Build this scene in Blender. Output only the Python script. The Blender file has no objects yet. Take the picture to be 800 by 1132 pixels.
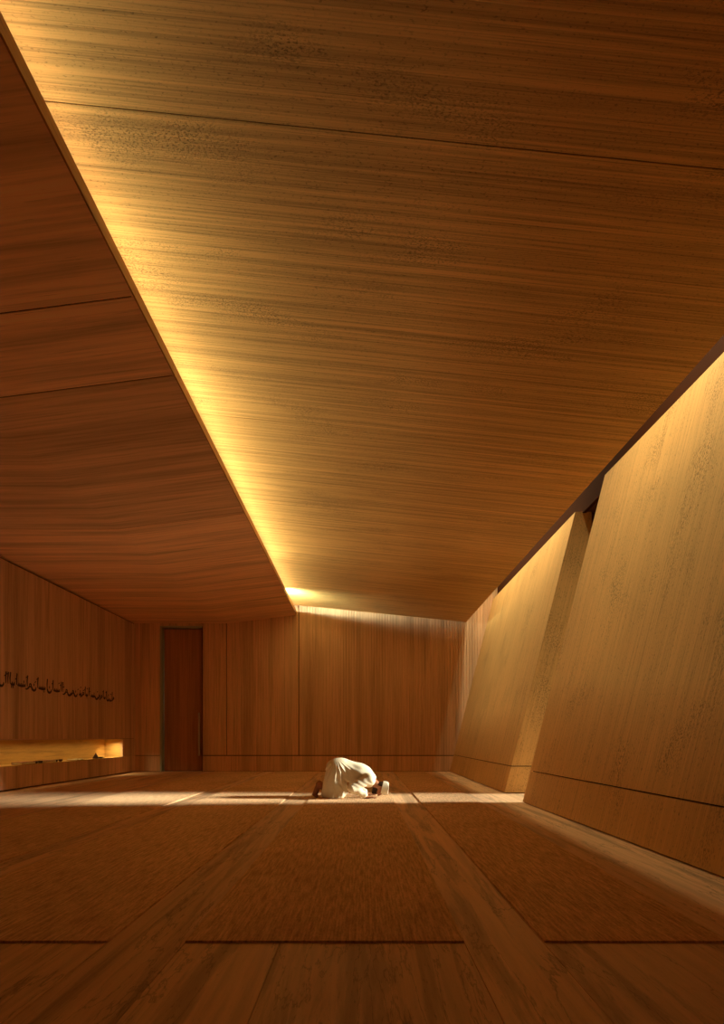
import bpy, bmesh, math, random
import numpy as np
from mathutils import Vector

sc = bpy.context.scene
C = bpy.context.collection
random.seed(7)

# ------------------------------------------------------------------ camera
F_PX, HX, HY, W, H = 640.0, 401.0, 815.0, 800.0, 1132.0
CAM_H = 0.92
cam_data = bpy.data.cameras.new('camera')
cam = bpy.data.objects.new('camera', cam_data)
C.objects.link(cam)
cam.location = (0, 0, CAM_H)
cam.rotation_euler = (math.pi / 2, 0, 0)
cam_data.sensor_fit = 'VERTICAL'
cam_data.sensor_height = 36.0
cam_data.sensor_width = 36.0 * W / H
cam_data.lens = F_PX / H * 36.0
cam_data.shift_y = (HY - H / 2) / H
cam_data.shift_x = -(HX - W / 2) / H
cam_data.clip_start = 0.02
sc.camera = cam

YB = 15.5            # back wall
YN = -4.0            # wall behind the camera
XL = -6.08           # left wall face


# ------------------------------------------------------------------ helpers
def box(bm, x0, x1, y0, y1, z0, z1):
    v = [bm.verts.new(p) for p in ((x0, y0, z0), (x1, y0, z0), (x1, y1, z0), (x0, y1, z0),
                                   (x0, y0, z1), (x1, y0, z1), (x1, y1, z1), (x0, y1, z1))]
    for f in ((0, 3, 2, 1), (4, 5, 6, 7), (0, 1, 5, 4), (1, 2, 6, 5), (2, 3, 7, 6), (3, 0, 4, 7)):
        bm.faces.new([v[i] for i in f])


def loft(bm, a, b):
    """closed prism between two polygons with the same number of corners"""
    va = [bm.verts.new(p) for p in a]
    vb = [bm.verts.new(p) for p in b]
    n = len(a)
    bm.faces.new(va[::-1])
    bm.faces.new(vb)
    for i in range(n):
        j = (i + 1) % n
        bm.faces.new((va[i], va[j], vb[j], vb[i]))


def lathe(bm, prof, seg=28, cx=0, cy=0, cz=0):
    rings = []
    for r, z in prof:
        if r < 1e-6:
            rings.append([bm.verts.new((cx, cy, cz + z))])
        else:
            rings.append([bm.verts.new((cx + r * math.cos(2 * math.pi * i / seg), cy + r * math.sin(2 * math.pi * i / seg), cz + z)) for i in range(seg)])
    for a, b in zip(rings, rings[1:]):
        for i in range(seg):
            j = (i + 1) % seg
            if len(a) == 1 and len(b) == 1:
                continue
            if len(a) == 1:
                bm.faces.new((a[0], b[j], b[i]))
            elif len(b) == 1:
                bm.faces.new((a[i], a[j], b[0]))
            else:
                bm.faces.new((a[i], a[j], b[j], b[i]))


def obj(name, bm, mat, parent=None, smooth=False, bevel=0.0):
    bmesh.ops.recalc_face_normals(bm, faces=bm.faces)
    me = bpy.data.meshes.new(name)
    bm.to_mesh(me)
    bm.free()
    if mat:
        me.materials.append(mat)
    if smooth:
        me.polygons.foreach_set('use_smooth', [True] * len(me.polygons))
    o = bpy.data.objects.new(name, me)
    C.objects.link(o)
    if parent:
        o.parent = parent
    if bevel:
        m = o.modifiers.new('bevel', 'BEVEL')
        m.width = bevel
        m.segments = 2
        m.limit_method = 'ANGLE'
    return o


def tag(o, label=None, cat=None, group=None, kind=None):
    if label:
        o['label'] = label
    if cat:
        o['category'] = cat
    if group:
        o['group'] = group
    if kind:
        o['kind'] = kind
    return o


def struct(name, bm, mat, label=None, parent=None, **k):
    o = obj(name, bm, mat, parent, **k)
    if parent is None:
        tag(o, label, name.split('_')[0] if label else None, kind='structure')
    return o


def empty(name, loc=(0, 0, 0)):
    o = bpy.data.objects.new(name, None)
    C.objects.link(o)
    o.location = loc
    return o


# ------------------------------------------------------------------ materials
class NT:
    def __init__(self, name, rough=0.6, spec=0.3):
        self.m = bpy.data.materials.new(name)
        self.m.use_nodes = True
        self.t = self.m.node_tree
        self.b = self.t.nodes['Principled BSDF']
        self.b.inputs['Roughness'].default_value = rough
        self.b.inputs['Specular IOR Level'].default_value = spec
        self.tc = self.t.nodes.new('ShaderNodeTexCoord')

    def link(self, a, b):
        self.t.links.new(a, b)

    def mapping(self, scale=(1, 1, 1), rot=(0, 0, 0), loc=(0, 0, 0), src=None):
        n = self.t.nodes.new('ShaderNodeMapping')
        n.inputs['Scale'].default_value = scale
        n.inputs['Rotation'].default_value = rot
        n.inputs['Location'].default_value = loc
        self.link(src or self.tc.outputs['Object'], n.inputs['Vector'])
        return n.outputs[0]

    def noise(self, vec, scale=1.0, detail=4, rough=0.55, dist=0.0):
        n = self.t.nodes.new('ShaderNodeTexNoise')
        n.inputs['Scale'].default_value = scale
        n.inputs['Detail'].default_value = detail
        n.inputs['Roughness'].default_value = rough
        n.inputs['Distortion'].default_value = dist
        self.link(vec, n.inputs['Vector'])
        return n.outputs['Fac']

    def ramp(self, fac, stops, interp='LINEAR'):
        n = self.t.nodes.new('ShaderNodeValToRGB')
        n.color_ramp.interpolation = interp
        els = n.color_ramp.elements
        while len(els) < len(stops):
            els.new(0.5)
        for e, (p, c) in zip(els, stops):
            e.position = p
            e.color = (*c, 1) if not isinstance(c, (int, float)) else (c, c, c, 1)
        self.link(fac, n.inputs['Fac'])
        return n.outputs['Color']

    def mix(self, a, b, fac=0.5, mode='MULTIPLY'):
        n = self.t.nodes.new('ShaderNodeMix')
        n.data_type = 'RGBA'
        n.blend_type = mode
        for sock, v in ((n.inputs[0], fac), (n.inputs[6], a), (n.inputs[7], b)):
            if hasattr(v, 'links'):
                self.link(v, sock)
            elif isinstance(v, (tuple, list)):
                sock.default_value = (*v, 1)
            else:
                sock.default_value = v
        return n.outputs[2]

    def math(self, op, a, b=None, c=None):
        n = self.t.nodes.new('ShaderNodeMath')
        n.operation = op
        for i, v in enumerate((a, b, c)):
            if v is None:
                continue
            if hasattr(v, 'links'):
                self.link(v, n.inputs[i])
            else:
                n.inputs[i].default_value = v
        return n.outputs[0]

    def bump(self, h, strength=0.3, dist=0.01, normal=None):
        n = self.t.nodes.new('ShaderNodeBump')
        n.inputs['Strength'].default_value = strength
        n.inputs['Distance'].default_value = dist
        self.link(h, n.inputs['Height'])
        if normal:
            self.link(normal, n.inputs['Normal'])
        return n.outputs[0]

    def island(self):
        n = self.t.nodes.new('ShaderNodeNewGeometry')
        return n.outputs['Random Per Island']

    def out(self, col, normal=None):
        if hasattr(col, 'links'):
            self.link(col, self.b.inputs['Base Color'])
        else:
            self.b.inputs['Base Color'].default_value = (*col, 1)
        if normal:
            self.link(normal, self.b.inputs['Normal'])
        return self.m


def sc3(c, f):
    return tuple(x * f for x in c)


def wood(name, base, grain, band=None, rough=0.55, var=0.35, isl=0.15, bump=0.05, spec=0.25):
    """veneer with grain along one axis; grain = per-axis frequency (low along the grain)"""
    n = NT(name, rough, spec)
    v = n.mapping(grain)
    g = n.noise(v, 1.0, 6, 0.6, 0.3)
    col = n.ramp(g, [(0.25, sc3(base, 1 - var)), (0.5, base), (0.75, sc3(base, 1 + var * 0.5))])
    if band:
        g2 = n.noise(n.mapping(band, loc=(3.1, 1.7, 5.2)), 1.0, 2, 0.5, 0.2)
        col = n.mix(col, n.ramp(g2, [(0.3, 0.72), (0.55, 1.0), (0.8, 1.08)]), 1.0)
    # fine dark pores
    p = n.noise(n.mapping(tuple(x * 4 for x in grain), loc=(9, 4, 2)), 1.0, 3, 0.6)
    col = n.mix(col, n.ramp(p, [(0.28, 0.72), (0.38, 1.0)]), 1.0)
    if isl:
        col = n.mix(col, n.ramp(n.island(), [(0, 1 - isl), (1, 1 + isl)]), 1.0)
    return n.out(col, n.bump(g, bump, 0.01))


def board_concrete(name, base, streak, fine, pit, lean=0.0):
    """board-marked, pitted plaster with long streaks"""
    n = NT(name, 0.7, 0.2)
    if lean:
        v = n.mapping(rot=(0, -lean, 0))
        plain_map = n.mapping
        n.mapping = lambda scale=(1, 1, 1), rot=(0, 0, 0), loc=(0, 0, 0): plain_map(scale, rot, loc, v)
    s1 = n.noise(n.mapping(streak), 1.0, 3, 0.6, 0.05)
    s1 = n.math('ADD', n.math('MULTIPLY', s1, 0.55), n.math('MULTIPLY', n.noise(n.mapping(tuple(v * 2.7 for v in streak), loc=(5, 2, 9)), 1.0, 2, 0.6), 0.45))
    s2 = n.noise(n.mapping(fine, loc=(4, 8, 1)), 1.0, 4, 0.6)
    lo = 0.8 if lean else 0.5
    col = n.ramp(s1, [(0.3, sc3(base, lo)), (0.44, sc3(base, 0.5 + lo / 2)), (0.58, base), (0.8, sc3(base, 1.08))])
    col = n.mix(col, n.ramp(s2, [(0.32, 0.8 if lean else 0.62), (0.5, 1.0)]), 1.0)
    # pits gather in patches
    patch = n.noise(n.mapping(pit[0], loc=(2.3, 0.4, 7)), 1.3, 3, 0.6)
    grain = n.noise(n.mapping(pit[1]), 1.0, 2, 0.5)
    pm = n.math('MULTIPLY', n.ramp(patch, [(0.52, 0.0), (0.68, 1.0)]), n.ramp(grain, [(0.52, 0.0), (0.62, 1.0)]))
    col = n.mix(col, sc3(base, 0.32), pm, 'MIX')
    sp = n.noise(n.mapping(pit[1], loc=(3, 3, 3)), 0.8, 2, 0.5)
    col = n.mix(col, n.ramp(sp, [(0.3, 0.5), (0.4, 1.0)]), n.ramp(s1, [(0.4, 1.0), (0.58, 0.25)]))
    tone = n.noise(n.mapping((0.35, 0.35, 0.35), loc=(1, 5, 3)), 1.0, 2, 0.5)
    col = n.mix(col, n.ramp(tone, [(0.3, 0.86), (0.7, 1.08)]), 1.0)
    h = n.math('ADD', n.math('MULTIPLY', s2, 0.5), n.math('MULTIPLY', s1, 0.8))
    h = n.math('SUBTRACT', h, n.math('MULTIPLY', pm, 0.9))
    micro = n.noise(n.mapping((60, 60, 60)), 1.0, 3, 0.6)
    h = n.math('ADD', h, n.math('MULTIPLY', micro, 0.35))
    return n.out(col, n.bump(h, 0.22, 0.012))


WOODC = (0.40, 0.185, 0.068)
WALLC = (0.66, 0.42, 0.27)
SLABC = (0.82, 0.50, 0.185)

M = {}
M['ceiling_wood'] = wood('ceiling_wood', (0.88, 0.57, 0.36), (0.7, 24, 0.7), (0.25, 5, 0.3))
M['wall_wood'] = wood('wall_wood', WALLC, (18, 18, 0.7), (4, 4, 0.12))
M['back_wood'] = wood('back_wood', (0.68, 0.43, 0.26), (26, 26, 0.6), (4, 4, 0.2))
M['door_wood'] = wood('door_wood', (0.50, 0.23, 0.10), (20, 20, 0.6), (5, 5, 0.2))
M['niche_wood'] = wood('niche_wood', (0.62, 0.40, 0.14), (3, 1.2, 18), None)
def floor_mat():
    n = NT('veined_floor', 0.5, 0.25)
    base = (0.76, 0.49, 0.29)
    g = n.noise(n.mapping((22, 0.8, 1)), 1.0, 6, 0.65, 0.4)
    col = n.ramp(g, [(0.3, sc3(base, 0.78)), (0.55, base), (0.75, sc3(base, 1.12))])
    st = n.noise(n.mapping((6.5, 0.42, 1), loc=(1.3, 0.2, 0)), 1.0, 9, 0.68, 0.6)
    col = n.mix(col, n.ramp(st, [(0.36, 0.62), (0.45, 0.78), (0.5, 1.0)]), 1.0)
    pores = n.noise(n.mapping((90, 14, 1)), 1.0, 3, 0.6)
    col = n.mix(col, n.ramp(pores, [(0.3, 0.55), (0.4, 1.0)]), n.ramp(st, [(0.4, 1.0), (0.56, 0.25)]))
    # thin dark cracks that wander along the planks
    cr = n.noise(n.mapping((3.2, 0.5, 1), loc=(7, 3, 0)), 1.0, 8, 0.6, 0.3)
    line = n.math('ABSOLUTE', n.math('SUBTRACT', cr, 0.5))
    col = n.mix(col, n.ramp(line, [(0.0, 0.45), (0.008, 1.0)]), 0.8)
    col = n.mix(col, n.ramp(n.island(), [(0, 0.92), (1, 1.08)]), 1.0)
    return n.out(col, n.bump(g, 0.1, 0.01))


M['floor_wood'] = floor_mat()
M['slab'] = board_concrete('slab', SLABC, (0.16, 24, 0.3), (1.1, 120, 2), ((0.7, 1.8, 0.5), (60, 110, 5)))
M['panel'] = board_concrete('panel', (0.78, 0.47, 0.175), (26, 26, 0.15), (90, 90, 1.2), ((1.4, 1.4, 0.8), (80, 80, 40)), lean=math.atan(0.252))
M['shadow_gap'] = NT('dark_recess', 0.8, 0.1).out((0.05, 0.025, 0.012))
M['soffit'] = NT('shaded_recess_wood', 0.6, 0.2).out((0.13, 0.05, 0.02))  # shade of the unlit recesses is put into this timber colour
M['shaft'] = NT('shaded_shaft_wood', 0.8, 0.05).out((0.055, 0.018, 0.007))  # near black: the unlit shaft's shade is painted into the wall
M['edge'] = wood('ceiling_edge_wood', (0.40, 0.20, 0.07), (10, 1, 10), None)


def carpet_mat():
    n = NT('ribbed_carpet', 0.95, 0.05)
    f = n.math('ADD', n.math('MULTIPLY', n.noise(n.mapping((60, 5, 3)), 1.0, 2, 0.5, 0.2), 0.6), n.math('MULTIPLY', n.noise(n.mapping((130, 28, 3)), 1.0, 2, 0.6), 0.4))
    big = n.noise(n.mapping((1.2, 0.8, 1)), 1.0, 3, 0.5)
    col = n.ramp(f, [(0.34, (0.44, 0.275, 0.16)), (0.62, (0.82, 0.53, 0.31))])
    col = n.mix(col, n.ramp(big, [(0.3, 0.88), (0.7, 1.08)]), 1.0)
    return n.out(col, n.bump(f, 0.3, 0.008))


M['carpet'] = carpet_mat()


def plain(name, col, rough=0.6, spec=0.3, metal=0.0, bumps=None):
    n = NT(name, rough, spec)
    n.b.inputs['Metallic'].default_value = metal
    f = n.noise(n.mapping((1, 1, 1)), bumps or 40, 3, 0.6)
    c = n.ramp(f, [(0.3, sc3(col, 0.88)), (0.7, sc3(col, 1.06))])
    return n.out(c, n.bump(f, 0.15, 0.004))


M['steel'] = plain('greenish_door_metal', (0.40, 0.42, 0.33), 0.45, 0.5, 0.2)
M['handle'] = plain('brushed_handle_metal', (0.55, 0.50, 0.40), 0.35, 0.5, 0.9)
M['ink'] = plain('dark_carved_letters', (0.045, 0.018, 0.015), 0.6)
M['cloth'] = plain('cream_cotton', (0.75, 0.67, 0.52), 0.9, 0.1, bumps=120)
M['cap'] = plain('white_cap_cotton', (0.70, 0.65, 0.55), 0.9, 0.1, bumps=200)
M['skin'] = plain('brown_skin', (0.31, 0.12, 0.058), 0.55, 0.3, bumps=60)
M['hair'] = plain('black_hair', (0.035, 0.016, 0.009), 0.8, 0.1, bumps=300)
M['eye'] = plain('closed_eyelid', (0.28, 0.11, 0.06), 0.5)
M['book'] = plain('reddish_leather', (0.34, 0.13, 0.09), 0.5)
M['paper'] = plain('cream_paper', (0.75, 0.66, 0.45), 0.8)
M['dark_pot'] = plain('dark_glazed_clay', (0.05, 0.018, 0.014), 0.4)

# ------------------------------------------------------------------ floor
bm = bmesh.new()
breaks = [-6.7, -5.2, -3.95, -2.64, -2.38, -1.143, -0.795, -0.37, 0.454, 0.807, 1.64, 2.30, 4.0, 7.0]
for a, b in zip(breaks, breaks[1:]):
    box(bm, a + 0.0015, b - 0.0015, YN, YB + 0.3, -0.05, 0.0)
box(bm, -6.8, 7.1, YN - 0.2, YB + 0.4, -0.12, -0.06)
struct('floor', bm, M['floor_wood'], 'warm brown veined plank floor running to the back wall')

# ------------------------------------------------------------------ carpets
def carpet(x0, x1, y0, y1, label, pitch=0.0165, top=0.011):
    bm = bmesh.new()
    n = max(4, int(round((x1 - x0) / pitch)))
    p = (x1 - x0) / n
    prof = []
    for i in range(n):
        xa = x0 + i * p
        prof += [(xa + 0.06 * p, top - 0.0016), (xa + 0.28 * p, top - 0.0003), (xa + 0.5 * p, top), (xa + 0.72 * p, top - 0.0003)]
    prof += [(x1, top - 0.0016)]
    pts = [(x0, 0.0005)] + prof + [(x1, 0.0005)]
    loft(bm, [(x, y0, z) for x, z in pts], [(x, y1, z) for x, z in pts])
    o = obj('carpet_runner', bm, M['carpet'])
    tag(o, label, 'carpet', 'ribbed carpet runners on the floor')
    return o


YC = 2.59
carpet(-0.795, 0.454, YC, YB - 0.03, 'ribbed brown carpet runner under the bowing person, the middle one')
carpet(0.812, 1.64, YC, YB - 0.03, 'ribbed brown carpet runner beside the leaning wall')
carpet(-2.38, -1.143, YC, YB - 0.03, 'wide ribbed brown carpet runner next to the middle runner, away from the leaning wall')
carpet(-3.95, -2.66, YC, YB - 0.03, 'ribbed brown carpet runner nearest the wall with the lit niche')

# ------------------------------------------------------------------ wall_left with its niche
NY0, NY1, NZ0, NZ1, ND = 3.0, 14.66, 0.425, 0.868, 0.46
bm = bmesh.new()
XB = XL - 0.06
YE = YB - 0.02
g = 0.003
box(bm, XB, XL, YN, NY1, NZ1 + 0.022, 3.93)
box(bm, XB, XL, NY1 + g, YE, NZ1 + 0.022, 3.93)
box(bm, XB, XL, YN, NY1, 0.022, NZ0 - 0.012)
box(bm, XB, XL, NY1 + g, YE, 0.022, NZ0 - g)
box(bm, XB, XL, NY1, YE, NZ0 + g, NZ1 + 0.022 - 2 * g)
box(bm, XB, XL, YN, NY0, NZ0, NZ1)
wl = struct('wall_left', bm, M['wall_wood'], 'timber wall with a long lit niche and a carved line of script')
bm = bmesh.new()
box(bm, XB - 0.02, XB - 0.001, YN, YE, -0.02, NZ0 - 0.03)
box(bm, XB - 0.02, XB - 0.001, YN, YE, NZ1 + 0.03, 4.2)
box(bm, XB - 0.02, XB - 0.001, NY1 + 0.03, YE, NZ0 - 0.03, NZ1 + 0.03)
obj('shadow_gap', bm, M['shadow_gap'], wl)
bm = bmesh.new()
box(bm, XL - ND - 0.02, XL - ND, NY0, NY1 + 0.02, NZ0 - 0.02, NZ1 + 0.03)
box(bm, XL - ND, XB, NY1, NY1 + 0.02, NZ0, NZ1 + 0.02)
box(bm, XL - ND, XB, NY0 - 0.02, NY0, NZ0, NZ1)
box(bm, XL - ND, XB + 0.02, NY0, NY1, NZ1, NZ1 + 0.02)
obj('niche_lining', bm, M['niche_wood'], wl)
bm = bmesh.new()
box(bm, XL - ND, XL + 0.004, NY0, NY1, NZ0 - 0.011, NZ0)
obj('niche_shelf', bm, M['niche_wood'], wl)
bm = bmesh.new()
box(bm, XB, XL + 0.003, NY0, NY1, NZ1 + 0.0005, NZ1 + 0.021)
tag(obj('niche_lip', bm, plain('pale_lip', (0.55, 0.36, 0.25), 0.5), wl), 'paler strip along the top of the niche')


# ------------------------------------------------------------------ inscription on the left wall
def inscription():
    bm = bmesh.new()
    rnd = random.Random(23)
    x0, x1 = XL - 0.004, XL + 0.004

    def stroke(pts, w0, w1):
        """flat pen stroke in the wall plane; pts are (reading offset u, height z); u runs from right to left"""
        n = len(pts)
        L, R = [], []
        for i, (u, z) in enumerate(pts):
            a = pts[max(i - 1, 0)]
            b = pts[min(i + 1, n - 1)]
            dx, dz = b[0] - a[0], b[1] - a[1]
            l = math.hypot(dx, dz) or 1
            t = i / (n - 1)
            w = (w0 + (w1 - w0) * t) * (0.75 + 0.5 * math.sin(math.pi * t)) * 0.85
            L.append((u - dz / l * w, z + dx / l * w))
            R.append((u + dz / l * w, z - dx / l * w))
        va = [[bm.verts.new((x, 14.15 - u, z)) for u, z in L] for x in (x0, x1)]
        vb = [[bm.verts.new((x, 14.15 - u, z)) for u, z in R] for x in (x0, x1)]
        for i in range(n - 1):
            bm.faces.new((va[1][i], va[1][i + 1], vb[1][i + 1], vb[1][i]))
            bm.faces.new((va[0][i], vb[0][i], vb[0][i + 1], va[0][i + 1]))
            bm.faces.new((va[0][i], va[0][i + 1], va[1][i + 1], va[1][i]))
            bm.faces.new((vb[0][i], vb[1][i], vb[1][i + 1], vb[0][i + 1]))

    def dot(u, z, s):
        stroke([(u - s, z), (u, z), (u + s, z)], s * 1.7, s * 1.7)

    def arc(cu, cz, ru, rz, a0, a1, w0, w1, n=9):
        stroke([(cu + ru * math.cos(math.radians(a0 + (a1 - a0) * i / (n - 1))), cz + rz * math.sin(math.radians(a0 + (a1 - a0) * i / (n - 1)))) for i in range(n)], w0, w1)

    u = 0.0
    while u < 8.4:
        zb = 1.84
        k = min(1.0, 0.85 + u * 0.05)          # the script gets a little larger towards the viewer's end
        h = 0.2 * k
        q = rnd.random()
        if q < 0.30:                             # tall stem
            stroke([(u, zb), (u + 0.004, zb + h * 0.5), (u - 0.01, zb + h), (u - 0.022, zb + h * 0.96)], 0.012, 0.018)
            u += 0.06 * k
        elif q < 0.55:                           # deep bowl with a dot
            r = 0.07 * k
            arc(u + r, zb, r, r * 0.8, 170, 370, 0.016, 0.024)
            if rnd.random() < 0.7:
                dot(u + r, zb + 0.05 * k, 0.014)
            u += 0.15 * k
        elif q < 0.8:                            # row of teeth on a base line
            m = rnd.randint(2, 4)
            stroke([(u, zb), (u + 0.03 * m * k, zb - 0.006), (u + 0.06 * m * k, zb)], 0.022, 0.022)
            for i in range(m):
                stroke([(u + 0.06 * k * (i + 0.3), zb), (u + 0.06 * k * (i + 0.2), zb + 0.02), (u + 0.06 * k * (i + 0.25), zb + 0.045 * k)], 0.014, 0.012)
            for i in range(rnd.randint(0, 2)):
                dot(u + 0.05 + 0.045 * i, zb + rnd.choice((0.075, -0.045)) * k, 0.013)
            u += 0.065 * m * k
        else:                                    # loop with a sweeping tail
            arc(u + 0.035, zb + 0.03, 0.03 * k, 0.028 * k, 0, 360, 0.014, 0.014, 11)
            stroke([(u + 0.05, zb + 0.02), (u + 0.09, zb - 0.02), (u + 0.15 * k, zb - 0.05 * k), (u + 0.2 * k, zb - 0.045 * k)], 0.022, 0.008)
            u += 0.13 * k
        if rnd.random() < 0.6:                  # slanting vowel marks over the line
            zz = zb + rnd.choice((0.1, 0.13, 0.16)) * k
            stroke([(u, zz + 0.015), (u + 0.025, zz + 0.005), (u + 0.05, zz - 0.01)], 0.01, 0.008)
        if rnd.random() < 0.12:
            u += 0.06
    return obj('inscription', bm, M['ink'], wl)


tag(inscription(), 'dark line of flowing Arabic-style script')

# ------------------------------------------------------------------ wall_back
JX = [-4.30, -3.656, -1.72, 3.9]
PL = 0.43


def fluted(bm, xa, xb, z0, z1, y, pitch=0.075, depth=0.014):
    n = max(2, int(round((xb - xa) / pitch)))
    p = (xb - xa) / n
    prof = []
    for i in range(n):
        x = xa + i * p
        prof += [(x, y + depth), (x + 0.16 * p, y), (x + 0.84 * p, y)]
    prof += [(xb, y + depth), (xb, y + 0.06), (xa, y + 0.06)]
    loft(bm, [(x, yy, z0) for x, yy in prof], [(x, yy, z1) for x, yy in prof])


bm = bmesh.new()
for a, b in zip(JX, JX[1:]):
    fluted(bm, a + 0.011, b - 0.011, PL + 0.012, 5.25, YB)
fluted(bm, JX[0] + 0.006, JX[-1], 0.012, PL - 0.012, YB, 0.075, 0.010)
box(bm, XL - 0.05, -5.435, YB, YB + 0.06, PL + 0.008, 4.2)
box(bm, XL - 0.05, -5.435, YB, YB + 0.06, 0.012, PL - 0.008)
box(bm, -5.435, JX[0], YB, YB + 0.06, 3.905, 4.2)
wb = struct('wall_back', bm, M['back_wood'], 'finely ribbed brown timber wall closing the room')
bm = bmesh.new()
box(bm, XL - 0.3, -5.45, YB + 0.061, YB + 0.1, -0.02, 5.25)
box(bm, JX[0] + 0.02, 3.95, YB + 0.061, YB + 0.1, -0.02, 5.25)
box(bm, -5.45, JX[0] + 0.02, YB + 0.24, YB + 0.28, -0.02, 5.25)
obj('shadow_gap', bm, M['shadow_gap'], wb)

# door_1, set back in a metal lined recess
d1 = empty('door_1', (-4.8, YB + 0.1, 0))
tag(d1, 'tall narrow timber door set back in the ribbed wall', 'door', kind='structure')


def door_part(name, boxes, mat, parent=d1, bevel=0.0):
    bm = bmesh.new()
    for b in boxes:
        box(bm, b[0] + 4.8, b[1] + 4.8, b[2] - YB - 0.1, b[3] - YB - 0.1, b[4], b[5])
    return obj(name, bm, mat, parent, bevel=bevel)


leaf = door_part('door_leaf', [(-5.365, -4.318, YB + 0.15, YB + 0.20, 0.02, 3.84)], M['door_wood'])
door_part('door_frame', [(-5.43, -5.385, YB - 0.006, YB + 0.23, 0.0, 3.90), (-5.385, -4.308, YB + 0.0, YB + 0.23, 3.86, 3.90)], M['steel'])
door_part('door_jamb', [(-4.306, -4.298, YB + 0.012, YB + 0.23, 0.0, 3.90)], M['soffit'])  # dark colour carries the shade of the door recess
hd = door_part('door_handle', [(-4.43, -4.385, YB + 0.055, YB + 0.095, 0.42, 1.58)], M['handle'], bevel=0.008)
tag(hd, 'pale metal vertical pull bar')
door_part('handle_mount', [(-4.417, -4.398, YB + 0.09, YB + 0.16, 0.55, 0.58), (-4.417, -4.398, YB + 0.09, YB + 0.16, 1.42, 1.45)], M['handle'], leaf)

# ------------------------------------------------------------------ ceilings
# low timber ceiling over the left part: flat strip, fold, then a rising plane that ends in a free edge
def edge_x(y): return -1.70 - 0.0061 * (y - 4.31)
def edge_z(y): return 4.209 - 0.0017 * (y - 4.31)
def fold_z(y): return 3.97
def fold_x(y): return -3.656 + 0.0084 * (YB - y)


bm = bmesh.new()
ys = [YN, 0.9, 4.32, 5.26, 8.5, YB + 0.004]
for i in range(len(ys) - 1):
    a, b = ys[i] + (0.007 if i else 0), ys[i + 1] - 0.007

    def sec(y):
        return [(-6.3, y, 3.97), (fold_x(y), y, fold_z(y)), (edge_x(y) - 0.012, y, edge_z(y)),
                (edge_x(y) - 0.012, y, edge_z(y) + 0.05), (fold_x(y), y, fold_z(y) + 0.08), (-6.3, y, 4.06)]
    loft(bm, sec(a), sec(b))
cl = struct('ceiling_left', bm, M['ceiling_wood'], 'low folded timber ceiling with thin dark joints')
bm = bmesh.new()
def sec4(y):
    return [(-6.25, y, 3.974), (fold_x(y), y, fold_z(y) + 0.004), (edge_x(y) - 0.03, y, edge_z(y) + 0.004),
            (edge_x(y) - 0.03, y, edge_z(y) + 0.035), (fold_x(y), y, fold_z(y) + 0.05), (-6.25, y, 4.03)]
for yj in ys[1:-1]:
    loft(bm, sec4(yj - 0.03), sec4(yj + 0.03))
obj('shadow_gap', bm, M['shadow_gap'], cl)
bm = bmesh.new()
for i in range(2, len(ys) - 1):
    a, b = (ys[2] if i == 2 else ys[i]) + 0.003, ys[i + 1] - 0.003
    def sec2(y):
        return [(edge_x(y) - 0.0118, y, edge_z(y) - 0.001), (edge_x(y), y, edge_z(y) - 0.001), (edge_x(y), y, edge_z(y) + 0.095), (edge_x(y) - 0.0118, y, edge_z(y) + 0.095)]
    loft(bm, sec2(a), sec2(b))
loft(bm, sec2(YN), sec2(ys[2] - 0.003))
tag(obj('ceiling_edge', bm, M['edge'], cl), 'thin upright edge board along the glowing slit')


# big sloping slab
def slab_z(x): return CAM_H + 3.359 - 0.101 * x


bm = bmesh.new()
ys = [YN, 3.22, 6.33, 7.13, 11.0, YB + 0.004]
for i in range(len(ys) - 1):
    a, b = ys[i] + (0.004 if i else 0), ys[i + 1] - 0.004
    def sec3(y):
        return [(-2.75, y, slab_z(-2.75)), (2.76, y, slab_z(2.76)), (2.76, y, slab_z(2.76) + 0.16), (-2.75, y, slab_z(-2.75) + 0.16)]
    loft(bm, sec3(a), sec3(b))
cs = struct('ceiling_main', bm, M['slab'], 'large tilted board-marked amber ceiling slab')
bm = bmesh.new()
def sec5(y):
    return [(-2.74, y, slab_z(-2.74) + 0.005), (2.74, y, slab_z(2.74) + 0.005), (2.74, y, slab_z(2.74) + 0.14), (-2.74, y, slab_z(-2.74) + 0.14)]
loft(bm, sec5(YN), sec5(YB))
obj('shadow_gap', bm, M['shadow_gap'], cs)
bm = bmesh.new()
box(bm, -2.9, -2.75, YN, YB, 4.19, 5.3)
box(bm, -6.9, 2.7, YN - 0.1, YB + 0.3, 5.25, 5.35)
box(bm, 2.64, 2.70, YN, YB, 4.05, 7.0)
obj('cove_back', bm, M['edge'], cs)

# ------------------------------------------------------------------ wall_right: two thick leaning walls with an opening between
TANL = 0.252
PZ = 4.62


def bx_far(y): return 2.32
def bx_near(y): return 2.25 + 0.0199 * (8.17 - y)


def leaning(name, bxf, y0, y1, label, cuts):
    bm = bmesh.new()
    r0, r1 = PL + 0.008, PL + 0.022
    xo = 3.75
    for z0, z1, segs in ((0.012, r0, [(y0, y1)]), (r1, PZ, cuts)):
        for a, b in segs:
            def sec(y):
                return [(bxf(y) + TANL * z0, y, z0), (xo, y, z0), (xo, y, z1), (bxf(y) + TANL * z1, y, z1)]
            loft(bm, sec(a), sec(b))
    o = struct(name, bm, M['panel'], label)
    bm = bmesh.new()
    def sec(y, ):
        return [(bxf(y) + 0.03 + TANL * 0.0, y, 0.0), (xo - 0.02, y, 0.0), (xo - 0.02, y, PZ - 0.03), (bxf(y) + 0.03 + TANL * PZ, y, PZ - 0.03)]
    loft(bm, sec(y0 + 0.02), sec(y1 - 0.02))
    obj('shadow_gap', bm, M['shadow_gap'], o)
    return o


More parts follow.
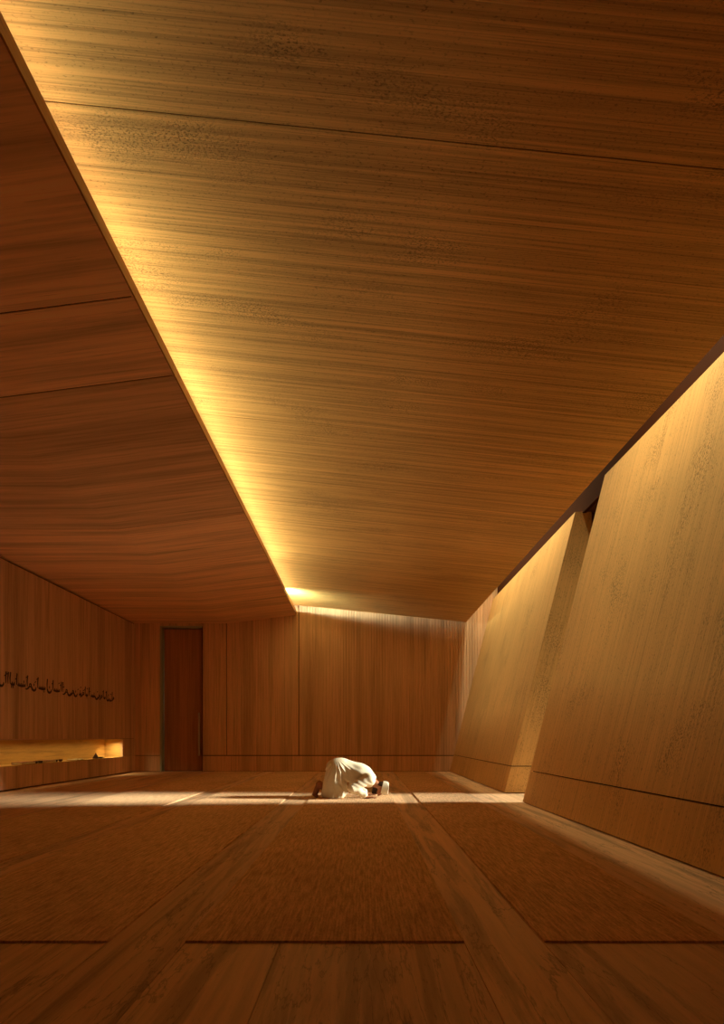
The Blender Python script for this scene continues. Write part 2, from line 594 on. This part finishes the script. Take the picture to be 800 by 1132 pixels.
leaning('wall_right', bx_far, 9.5, YB - 0.002, 'far leaning plaster wall meeting the ribbed back wall', [(9.5, YB - 0.002)])
leaning('wall_right_near', bx_near, YN, 8.17, 'huge near leaning plaster wall washed with light from above',
        [(YN, 3.0), (3.0025, 7.62), (7.6215, 8.17)])
# soffit above the leaning walls, and the passage behind them
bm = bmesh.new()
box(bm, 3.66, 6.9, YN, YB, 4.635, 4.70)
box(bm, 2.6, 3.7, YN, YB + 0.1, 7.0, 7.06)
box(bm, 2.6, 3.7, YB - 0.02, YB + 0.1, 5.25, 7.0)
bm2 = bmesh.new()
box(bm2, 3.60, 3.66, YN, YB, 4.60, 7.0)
struct('trim_2', bm2, M['shaft'], 'shaft wall band with its shade painted in, between the ceiling slab and the leaning walls')
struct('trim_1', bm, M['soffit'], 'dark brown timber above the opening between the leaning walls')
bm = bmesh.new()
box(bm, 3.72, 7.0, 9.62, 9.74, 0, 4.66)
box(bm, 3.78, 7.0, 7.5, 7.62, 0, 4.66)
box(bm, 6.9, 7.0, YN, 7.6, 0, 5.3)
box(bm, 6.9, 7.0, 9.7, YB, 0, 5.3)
# unseen walls and lintel, added to trim the sun beam to an upright opening
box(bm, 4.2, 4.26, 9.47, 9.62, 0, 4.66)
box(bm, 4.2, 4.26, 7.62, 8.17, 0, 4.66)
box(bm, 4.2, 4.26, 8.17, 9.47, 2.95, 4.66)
struct('wall_passage', bm, M['soffit'], 'timber wall coloured dark as if unlit, deep in the opening between the leaning walls')
# wall behind the camera
bm = bmesh.new()
box(bm, -6.9, 7.1, YN - 0.1, YN, 0, 7.0)
struct('wall_front', bm, M['wall_wood'])


# ------------------------------------------------------------------ things in the niche
SZ = NZ0


def book(y, x, length, depth, h, label):
    t = empty('book', (x, y, SZ))
    tag(t, label, 'book', 'closed books in the niche')
    bm = bmesh.new()
    for z0, z1 in ((0, 0.006), (h - 0.006, h)):
        box(bm, -depth / 2, depth / 2, -length / 2, length / 2, z0, z1)
    box(bm, -depth / 2 - 0.004, -depth / 2 + 0.004, -length / 2, length / 2, 0, h)
    obj('cover', bm, M['book'], t, bevel=0.002)
    bm = bmesh.new()
    box(bm, -depth / 2 + 0.006, depth / 2 - 0.008, -length / 2 + 0.008, length / 2 - 0.008, 0.0062, h - 0.0062)
    obj('pages', bm, M['paper'], t)
    return t


book(10.60, -6.20, 0.46, 0.18, 0.045, 'long flat reddish book in the lit niche, nearer the viewer')
book(11.33, -6.20, 0.44, 0.18, 0.045, 'long flat reddish book in the lit niche, farther from the viewer')


def bowl(y, x, r, h, label):
    bm = bmesh.new()
    lathe(bm, [(0, 0), (r * 0.55, 0), (r * 0.62, 0.004), (r * 0.95, h * 0.5), (r, h), (r * 0.93, h), (r * 0.86, h * 0.55), (r * 0.5, 0.012), (0, 0.010)])
    o = obj('bowl', bm, M['dark_pot'], smooth=True)
    o.location = (x, y, SZ)
    tag(o, label, 'bowl', 'small dark bowls in the niche')
    return o


bowl(10.90, -6.16, 0.042, 0.048, 'small dark bowl touching the far end of the nearer book')
bowl(11.06, -6.16, 0.042, 0.048, 'small dark bowl just before the farther book, beside a matching bowl')
bowl(11.62, -6.16, 0.042, 0.046, 'small dark bowl at the far end of the farther book')
bowl(11.80, -6.16, 0.042, 0.046, 'small dark bowl standing clear beyond both flat books')
bowl(13.62, -6.17, 0.06, 0.035, 'low wide dark bowl right behind the cone-shaped pot')

# open book on the shelf
t = empty('open_book', (-6.2, 12.5, SZ))
tag(t, 'open pale-paged book lying between the bowls and the cone-shaped pot', 'book')
bm = bmesh.new()
for s in (-1, 1):
    pts = [(0, 0.006), (s * 0.05, 0.026), (s * 0.14, 0.03), (s * 0.15, 0.024), (s * 0.15, 0.008)]
    loft(bm, [(-0.1, y, z) for y, z in pts], [(0.1, y, z) for y, z in pts])
obj('pages', bm, M['paper'], t)
bm = bmesh.new()
box(bm, -0.11, 0.11, -0.16, 0.16, 0, 0.0058)
obj('cover', bm, M['book'], t)

# cone shaped pot
t = empty('cone_pot', (-6.17, 13.38, SZ))
tag(t, 'small dark cone-shaped pot at the far end of the niche shelf', 'pot')
bm = bmesh.new()
lathe(bm, [(0, 0), (0.062, 0), (0.068, 0.006), (0.066, 0.03), (0.058, 0.038), (0, 0.038)])
obj('body', bm, M['dark_pot'], t, smooth=True)
bm = bmesh.new()
lathe(bm, [(0, 0.0382), (0.056, 0.0382), (0.04, 0.07), (0.02, 0.10), (0.008, 0.118), (0.011, 0.126), (0.006, 0.134), (0, 0.136)])
obj('lid', bm, M['dark_pot'], t, smooth=True)


# ------------------------------------------------------------------ the person, grown as one smooth surface
class Field:
    def __init__(self, lo, hi, h):
        self.lo = np.array(lo, float)
        self.h = h
        n = np.ceil((np.array(hi) - self.lo) / h).astype(int) + 1
        self.n = n
        self.ax = [self.lo[i] + h * np.arange(n[i]) for i in range(3)]
        self.F = np.full(n, 0.3, np.float32)

    def _slice(self, lo, hi, pad):
        s = []
        for i in range(3):
            a = int(max(0, math.floor((lo[i] - pad - self.lo[i]) / self.h)))
            b = int(min(self.n[i], math.ceil((hi[i] + pad - self.lo[i]) / self.h) + 1))
            s.append(slice(a, b))
        return tuple(s)

    def _pts(self, s):
        return np.meshgrid(*[self.ax[i][s[i]].astype(np.float32) for i in range(3)], indexing='ij', sparse=True)

    def union(self, s, d, k):
        f = self.F[s]
        if k <= 0:
            self.F[s] = np.minimum(f, d)
        else:
            hh = np.maximum(k - np.abs(f - d), 0) / k
            self.F[s] = np.minimum(f, d) - hh * hh * k * 0.25

    def cap(self, a, b, ra, rb, k=0.02):
        a, b = np.array(a, float), np.array(b, float)
        r = max(ra, rb)
        s = self._slice(np.minimum(a, b) - r, np.maximum(a, b) + r, k + 3 * self.h)
        X, Y, Z = self._pts(s)
        d = b - a
        L = float(d @ d) or 1e-9
        t = np.clip(((X - a[0]) * d[0] + (Y - a[1]) * d[1] + (Z - a[2]) * d[2]) / L, 0, 1)
        D = np.sqrt((X - a[0] - t * d[0]) ** 2 + (Y - a[1] - t * d[1]) ** 2 + (Z - a[2] - t * d[2]) ** 2) - (ra + t * (rb - ra))
        self.union(s, D.astype(np.float32), k)

    def ell(self, c, axes, r, k=0.02, sub=False):
        c = np.array(c, float)
        A = np.array(axes, float)
        A /= np.linalg.norm(A, axis=1)[:, None]
        m = max(r)
        s = self._slice(c - m, c + m, k + 3 * self.h)
        X, Y, Z = self._pts(s)
        q = [(X - c[0]) * A[i][0] + (Y - c[1]) * A[i][1] + (Z - c[2]) * A[i][2] for i in range(3)]
        k0 = np.sqrt(sum((q[i] / r[i]) ** 2 for i in range(3)))
        k1 = np.sqrt(sum((q[i] / r[i] ** 2) ** 2 for i in range(3))) + 1e-6
        D = (k0 * (k0 - 1) / k1).astype(np.float32)
        if sub:
            self.F[s] = np.maximum(self.F[s], -D)
        else:
            self.union(s, D, k)

    def mesh(self):
        F = self.F
        ins = F < 0
        nx, ny, nz = [v - 1 for v in F.shape]
        cnt = np.zeros((nx, ny, nz), np.int8)
        off = [(i, j, k) for i in (0, 1) for j in (0, 1) for k in (0, 1)]
        for o in off:
            cnt += ins[o[0]:o[0] + nx, o[1]:o[1] + ny, o[2]:o[2] + nz]
        I = np.argwhere((cnt > 0) & (cnt < 8))
        idx = np.full((nx, ny, nz), -1, np.int32)
        idx[I[:, 0], I[:, 1], I[:, 2]] = np.arange(len(I))
        acc = np.zeros((len(I), 3))
        num = np.zeros(len(I))
        for o in off:
            for ax in range(3):
                if o[ax]:
                    continue
                p = list(o)
                p[ax] = 1
                fa = F[I[:, 0] + o[0], I[:, 1] + o[1], I[:, 2] + o[2]]
                fb = F[I[:, 0] + p[0], I[:, 1] + p[1], I[:, 2] + p[2]]
                m = (fa < 0) != (fb < 0)
                t = np.where(m, fa / np.where(m, fa - fb, 1), 0)
                pt = np.tile(np.array(o, float), (len(I), 1))
                pt[:, ax] += t
                acc[m] += pt[m]
                num += m
        V = self.lo + self.h * (I + acc / num[:, None])
        Q = []
        for ax in range(3):
            b, c = (ax + 1) % 3, (ax + 2) % 3
            a0 = np.moveaxis(ins, (ax, b, c), (0, 1, 2))
            ii = np.moveaxis(idx, (ax, b, c), (0, 1, 2))
            E = np.argwhere(a0[:-1, 1:-1, 1:-1] != a0[1:, 1:-1, 1:-1])
            i, j, k = E[:, 0], E[:, 1] + 1, E[:, 2] + 1
            q = np.stack([ii[i, j - 1, k - 1], ii[i, j, k - 1], ii[i, j, k], ii[i, j - 1, k]], 1)
            fl = ~a0[i, j, k]
            q[fl] = q[fl][:, ::-1]
            Q.append(q)
        Q = np.concatenate(Q)
        return V, Q[(Q >= 0).all(1)]

    def obj(self, name, mat, parent, smooth_it=0):
        V, Q = self.mesh()
        me = bpy.data.meshes.new(name)
        me.from_pydata(V.tolist(), [], Q.tolist())
        me.update()
        me.materials.append(mat)
        me.polygons.foreach_set('use_smooth', [True] * len(me.polygons))
        o = bpy.data.objects.new(name, me)
        C.objects.link(o)
        o.parent = parent
        if smooth_it:
            m = o.modifiers.new('smooth', 'SMOOTH')
            m.iterations = smooth_it
            m.factor = 0.5
        return o


person = empty('person', (-0.255, 8.82, 0.0112))
tag(person, 'person in a cream robe and white cap, kneeling and bowing with forehead on the carpet', 'person')

U = np.array((1.0, 0, -0.06)); U /= np.linalg.norm(U)      # towards the crown
Fd = np.array((-0.06, 0, -1.0)); Fd /= np.linalg.norm(Fd)   # where the face looks
SY = np.array((0, 1.0, 0))
HC = np.array((0.520, 0.0, 0.130))
HA = (U, SY, Fd)


def hp(u=0, y=0, f=0):
    return HC + U * u + SY * y + Fd * f


def head(fl, grow=0.0):
    fl.ell(hp(0.03, 0, -0.004), HA, (0.088 + grow, 0.075 + grow, 0.096 + grow), 0.02)


B = Field((-0.56, -0.38, -0.01), (0.70, 0.38, 0.62), 0.0042)
# torso and limbs
B.cap((-0.12, 0, 0.44), (0.06, 0, 0.43), 0.115, 0.10, 0.03)
B.cap((0.06, 0, 0.43), (0.22, 0, 0.35), 0.10, 0.105, 0.03)
B.cap((0.22, 0, 0.36), (0.36, 0, 0.27), 0.11, 0.085, 0.03)
for s in (-1, 1):
    B.cap((-0.16, s * 0.09, 0.44), (-0.075, s * 0.10, 0.09), 0.088, 0.06, 0.03)
    B.cap((-0.065, s * 0.10, 0.066), (-0.20, s * 0.095, 0.085), 0.055, 0.056, 0.03)
    B.cap((-0.20, s * 0.095, 0.085), (-0.385, s * 0.085, 0.165), 0.056, 0.034, 0.03)
    # foot up on its toes
    B.cap((-0.385, s * 0.085, 0.175), (-0.412, s * 0.085, 0.205), 0.036, 0.034, 0.02)
    B.cap((-0.415, s * 0.085, 0.205), (-0.468, s * 0.088, 0.055), 0.033, 0.034, 0.025)
    B.cap((-0.44, s * 0.085, 0.13), (-0.472, s * 0.105, 0.05), 0.028, 0.028, 0.02)
    for i, (dy, ln) in enumerate(((-0.026, 0.044), (-0.008, 0.046), (0.008, 0.042), (0.022, 0.036), (0.035, 0.03))):
        B.cap((-0.472, s * (0.092 + dy), 0.032), (-0.455 + ln * 0.4, s * (0.094 + dy * 1.15), 0.012), 0.014, 0.010 if i else 0.012, 0.008)
    # arm
    B.cap((0.355, s * 0.09, 0.28), (0.36, s * 0.185, 0.285), 0.065, 0.055, 0.03)
    B.cap((0.36, s * 0.19, 0.285), (0.095, s * 0.27, 0.155), 0.05, 0.04, 0.02)
    B.cap((0.095, s * 0.27, 0.15), (0.29, s * 0.238, 0.036), 0.042, 0.026, 0.02)
    # hand, flat on the carpet beside the face
    yc = s * 0.225
    B.ell((0.335, yc, 0.019), ((1, 0, 0), (0, 1, 0), (0, 0, 1)), (0.05, 0.042, 0.017), 0.02)
    B.cap((0.29, s * 0.238, 0.034), (0.325, yc, 0.022), 0.026, 0.022, 0.02)
    for dy, ln in ((-0.030, 0.058), (-0.010, 0.076), (0.010, 0.08), (0.029, 0.068)):
        yb = yc - s * dy
        y2 = yc - s * dy * 1.25
        B.cap((0.358, yb, 0.020), (0.378 + ln * 0.3, y2, 0.021), 0.0105, 0.0092, 0.006)
        B.cap((0.378 + ln * 0.3, y2, 0.021), (0.374 + ln * 0.98, yc - s * dy * 1.35, 0.010), 0.0092, 0.0076, 0.004)
    B.cap((0.315, yc - s * 0.026, 0.018), (0.345, yc - s * 0.054, 0.015), 0.014, 0.0105, 0.01)
    B.cap((0.345, yc - s * 0.054, 0.015), (0.372, yc - s * 0.060, 0.011), 0.0105, 0.0085, 0.005)
# neck and head
B.cap((0.35, 0, 0.27), hp(-0.045, 0, -0.045), 0.062, 0.056, 0.03)
head(B)
B.ell(hp(-0.045, 0, 0.030), HA, (0.066, 0.058, 0.060), 0.03)        # jaw
B.ell(hp(-0.095, 0, 0.058), HA, (0.022, 0.024, 0.024), 0.02)        # chin
B.cap(hp(0.015, 0, 0.090), hp(-0.024, 0, 0.106), 0.009, 0.013, 0.012)  # nose
for s in (-1, 1):
    B.cap(hp(-0.026, s * 0.012, 0.095), hp(-0.024, s * 0.012, 0.097), 0.008, 0.008, 0.008)
    B.cap(hp(0.026, s * 0.012, 0.086), hp(0.022, s * 0.05, 0.070), 0.008, 0.008, 0.012)   # brow
    B.ell(hp(0.004, s * 0.032, 0.088), HA, (0.013, 0.018, 0.014), 0.0, sub=True)          # eye socket
    B.ell(hp(-0.008, s * 0.046, 0.066), HA, (0.02, 0.02, 0.018), 0.02)                     # cheek
    B.ell(hp(-0.012, s * 0.074, -0.006), HA, (0.030, 0.011, 0.019), 0.008)                 # ear
    B.ell(hp(-0.010, s * 0.085, -0.002), HA, (0.016, 0.008, 0.010), 0.0, sub=True)
B.cap(hp(-0.052, -0.018, 0.088), hp(-0.052, 0.018, 0.088), 0.006, 0.006, 0.008)            # lips
B.cap(hp(-0.063, -0.014, 0.086), hp(-0.063, 0.014, 0.086), 0.006, 0.006, 0.008)
B.F = np.maximum(B.F, 0.0005 - B.ax[2][None, None, :].astype(np.float32))
body = B.obj('body', M['skin'], person)
# eyelids
for s in (-1, 1):
    bm = bmesh.new()
    bmesh.ops.create_uvsphere(bm, u_segments=16, v_segments=10, radius=0.012)
    bmesh.ops.scale(bm, vec=(0.75, 1.1, 0.9), verts=bm.verts)
    bmesh.ops.translate(bm, vec=Vector(hp(0.004, s * 0.032, 0.079)), verts=bm.verts)
    obj('eye', bm, M['eye'], person, smooth=True)
# hair showing under the cap at nape and temples, and a short beard
Hh = Field((0.36, -0.12, 0.0), (0.66, 0.12, 0.27), 0.0042)
head(Hh, 0.004)
Hh.ell(hp(0.0, 0, -0.045), HA, (0.075, 0.068, 0.055), 0.02)
X, Y, Z = np.meshgrid(*[a.astype(np.float32) for a in Hh.ax], indexing='ij', sparse=True)
uu = (X - HC[0]) * U[0] + (Z - HC[2]) * U[2]
ff = (X - HC[0]) * Fd[0] + (Z - HC[2]) * Fd[2]
Hh.F = np.maximum(Hh.F, uu - 0.035)
Hh.F = np.maximum(Hh.F, ff + 0.045 - 0.25 * (uu + 0.02))
Hh.obj('hair', M['hair'], person)
Bd = Field((0.36, -0.12, -0.002), (0.62, 0.12, 0.20), 0.0042)
Bd.ell(hp(-0.052, 0, 0.030), HA, (0.070, 0.064, 0.064), 0.02)
Bd.ell(hp(-0.100, 0, 0.060), HA, (0.030, 0.032, 0.034), 0.02)
X, Y, Z = np.meshgrid(*[a.astype(np.float32) for a in Bd.ax], indexing='ij', sparse=True)
uu = (X - HC[0]) * U[0] + (Z - HC[2]) * U[2]
ff = (X - HC[0]) * Fd[0] + (Z - HC[2]) * Fd[2]
jaw = uu + 0.045 + np.maximum(0, ff - 0.02) * 0.2
jaw = jaw - 0.05 * np.clip((0.015 - ff) / 0.03, 0, 1) * (np.abs(Y) > 0.045)     # sideburns
Bd.F = np.maximum(Bd.F, jaw)
Bd.F = np.maximum(Bd.F, 0.002 - Z + 0 * X)
Bd.obj('beard', M['hair'], person)
# round cap on the crown
K = Field((0.46, -0.13, -0.01), (0.70, 0.13, 0.29), 0.0038)
K.cap(hp(0.028, 0, -0.012), hp(0.075, 0, -0.010), 0.102, 0.098, 0.0)
K.ell(hp(0.05, 0, -0.008), HA, (0.085, 0.088, 0.104), 0.02)
X, Y, Z = np.meshgrid(*[a.astype(np.float32) for a in K.ax], indexing='ij', sparse=True)
uu = (X - HC[0]) * U[0] + (Z - HC[2]) * U[2]
ff = (X - HC[0]) * Fd[0] + (Z - HC[2]) * Fd[2]
ry = np.sqrt((Y / 0.086) ** 2 + ((ff + 0.008) / 0.106) ** 2)
K.F = np.maximum(K.F, (ry - 1) * 0.086)
K.F = np.maximum(K.F, 0.018 - uu - 0.02 * ff / 0.1)
K.F = np.maximum(K.F, uu - 0.122)
K.F = np.maximum(K.F, 0.003 - Z + 0 * X)
tag(K.obj('cap', M['cap'], person, 2), 'round white brimless cap')

# the robe
R = Field((-0.46, -0.42, -0.012), (0.52, 0.42, 0.68), 0.0055)
for s in (-1, 1):
    R.cap((-0.088, s * 0.10, 0.085), (-0.11, s * 0.085, 0.43), 0.104, 0.118, 0.05)
    R.cap((-0.250, s * 0.10, 0.06), (-0.178, s * 0.08, 0.43), 0.118, 0.118, 0.05)
    R.cap((-0.17, s * 0.10, 0.06), (-0.16, s * 0.08, 0.4), 0.11, 0.11, 0.05)
    R.cap((-0.05, s * 0.065, 0.440), (0.20, s * 0.065, 0.362), 0.128, 0.128, 0.05)
    R.cap((0.20, s * 0.07, 0.372), (0.352, s * 0.075, 0.262), 0.130, 0.112, 0.05)
    R.cap((0.345, s * 0.1, 0.275), (0.345, s * 0.195, 0.285), 0.092, 0.082, 0.04)
    R.cap((0.345, s * 0.20, 0.285), (0.098, s * 0.275, 0.16), 0.080, 0.069, 0.03)
    R.cap((0.098, s * 0.275, 0.155), (0.275, s * 0.242, 0.058), 0.070, 0.050, 0.02)
for s in (-1, 1):
    R.cap((-0.04, s * 0.05, 0.435), (0.27, s * 0.06, 0.345), 0.126, 0.124, 0.06)
for s in (-1, 1):
    R.cap((0.0, s * 0.06, 0.36), (0.15, s * 0.06, 0.30), 0.105, 0.10, 0.05)
R.cap((0.36, 0, 0.275), (0.435, 0, 0.225), 0.088, 0.074, 0.03)
R.ell((-0.125, 0, 0.455), ((1, 0, 0), (0, 1, 0), (0, 0, 1)), (0.175, 0.20, 0.136), 0.05)
X, Y, Z = np.meshgrid(*[a.astype(np.float32) for a in R.ax], indexing='ij', sparse=True)
wx = X + 0.02 * np.sin(9 * Z + 4 * Y) + 0.012 * np.sin(23 * Z - 11 * Y)
# long folds down the skirt, fanning out from the hip
ang = np.arctan2(0.62 - Z, wx + 0.22 + 0.25 * Y)
leg = np.clip((0.10 - X) / 0.08, 0, 1) * np.clip((0.56 - Z) / 0.12, 0, 1)
f1 = np.sin(26 * ang + 7 * Y + 1.5 * np.sin(14 * Z)) * 0.0055 + np.sin(47 * ang + 3 * np.sin(9 * Y)) * 0.003
# slanting pulls across the back and flank
tor = np.clip((X + 0.10) / 0.1, 0, 1) * np.clip((0.42 - X) / 0.06, 0, 1)
f2 = np.sin(62 * (0.55 * wx + Z) + 12 * Y + 2 * np.sin(11 * X)) * 0.0024 * np.clip(0.2 + 2.2 * (np.abs(Y) - 0.05) / 0.1, 0.15, 1)
# crumples in the sleeves
slv = np.clip((np.abs(Y) - 0.19) / 0.05, 0, 1) * np.clip((0.33 - Z) / 0.05, 0, 1) * np.clip(X / 0.04, 0, 1)
f3 = np.sin(60 * (X + 0.7 * Z) + 2 * np.sin(30 * Z)) * 0.002
R.F = (R.F + leg * f1 + tor * (1 - slv) * f2 + slv * f3).astype(np.float32)
R.F = np.maximum(R.F, 0.002 - Z + 0 * X)
R.F = np.maximum(R.F, (X - 0.455) + 0.5 * (0.30 - Z) * (np.abs(Y) < 0.14))     # neckline
R.obj('robe', M['cloth'], person, 2)


# ------------------------------------------------------------------ lights
def area(name, loc, direction, sx, sy, power, col, spread=180, axis=None):
    l = bpy.data.lights.new(name, 'AREA')
    l.shape = 'RECTANGLE'
    l.size, l.size_y = sx, sy
    l.energy = power
    l.color = col
    l.spread = math.radians(spread)
    o = bpy.data.objects.new(name, l)
    C.objects.link(o)
    o.location = loc
    z = -Vector(direction).normalized()
    y = Vector(axis or (0, 1, 0)).normalized()
    x = y.cross(z).normalized()
    y = z.cross(x).normalized()
    from mathutils import Matrix
    o.rotation_euler = Matrix((x, y, z)).transposed().to_euler()
    return o


WARM = (1.0, 0.94, 0.58)
COOL = (0.84, 1.0, 0.74)
# tubes in the cove behind the low ceiling's edge, plus added fills
for ya, yb, p, q in ((0.6, 2.2, 1.3, 0.4), (2.2, 3.8, 2.8, 1.9), (3.8, 5.4, 2.8, 3.9), (5.4, 8.1, 5.4, 11), (8.1, 11.3, 7.5, 13), (11.3, 15.42, 13, 9)):
    ym = (ya + yb) / 2
    area('cove_light', (edge_x(ym) - 0.30, ym, edge_z(ym) + 0.125), (0.75, 0, 0.65), 0.06, yb - ya, p * 0.52, COOL)
    area('slab_fill', (edge_x(ym) - 0.30, ym, edge_z(ym) + 0.110), (1, 0, -0.01), 0.008, yb - ya, q * 1.4, (1.0, 0.84, 0.46), spread=75)  # added fill, brightens the middle of the slab
area('cove_end_fill', (edge_x(13.8) - 0.28, 13.8, edge_z(13.8) + 0.125), (0.80, 0.60, 0.0), 0.02, 0.4, 26, COOL, spread=100, axis=(0.60, -0.80, 0))  # extra light added to brighten the top strip of the back wall
# daylight falling through the slot over the leaning walls, plus an added fill
for ya, yb, p in ((2.4, 4.6, 7.5), (4.6, 7.5, 58), (9.5, 15.2, 108)):
    ym = (ya + yb) / 2
    area('slot_light', (2.95, ym, 6.8), (0.1, 0, -1), 0.2, yb - ya, p * 0.75, WARM, spread=110)
    area('slot_light', (3.36, ym, 6.8), (-0.08, 0, -1), 0.12, yb - ya, p * 0.24, (1.0, 0.84, 0.40), spread=90)  # added fill for the floor glow along the wall foot
# niche lamps
area('niche_light', (XL - 0.10, 9.0, NZ1 - 0.012), (-0.35, 0, -1), 0.05, 10.6, 7.0, (1.0, 0.68, 0.24), spread=130)
area('niche_spot', (XL - 0.12, 14.35, NZ1 - 0.012), (0, 0.25, -1), 0.08, 0.08, 2.2, (1.0, 0.72, 0.3), spread=130)
# low sun coming straight in through the opening
sun = bpy.data.lights.new('sun', 'SUN')
sun.energy = 7.3
sun.color = (1.0, 0.98, 0.75)
sun.angle = math.radians(8.0)
so = bpy.data.objects.new('sun', sun)
C.objects.link(so)
so.location = (9, 8.8, 3.5)
so.rotation_euler = Vector((-1.0, -0.025, -0.30)).to_track_quat('-Z', 'Y').to_euler()

w = bpy.data.worlds.new('world')
sc.world = w
w.use_nodes = True
w.node_tree.nodes['Background'].inputs[0].default_value = (0.02, 0.01, 0.004, 1)
w.node_tree.nodes['Background'].inputs[1].default_value = 0.0

# ------------------------------------------------------------------ view
vs = sc.view_settings
vs.view_transform = 'Standard'
vs.look = 'None'
vs.gamma = 1.0
vs.use_curve_mapping = False
vs.exposure = 0.66
try:
    sc.cycles.use_denoising = True
    sc.cycles.max_bounces = 12
    sc.cycles.diffuse_bounces = 8
    sc.cycles.caustics_reflective = False
    sc.cycles.caustics_refractive = False
    sc.cycles.sample_clamp_indirect = 4.0
except Exception:
    pass
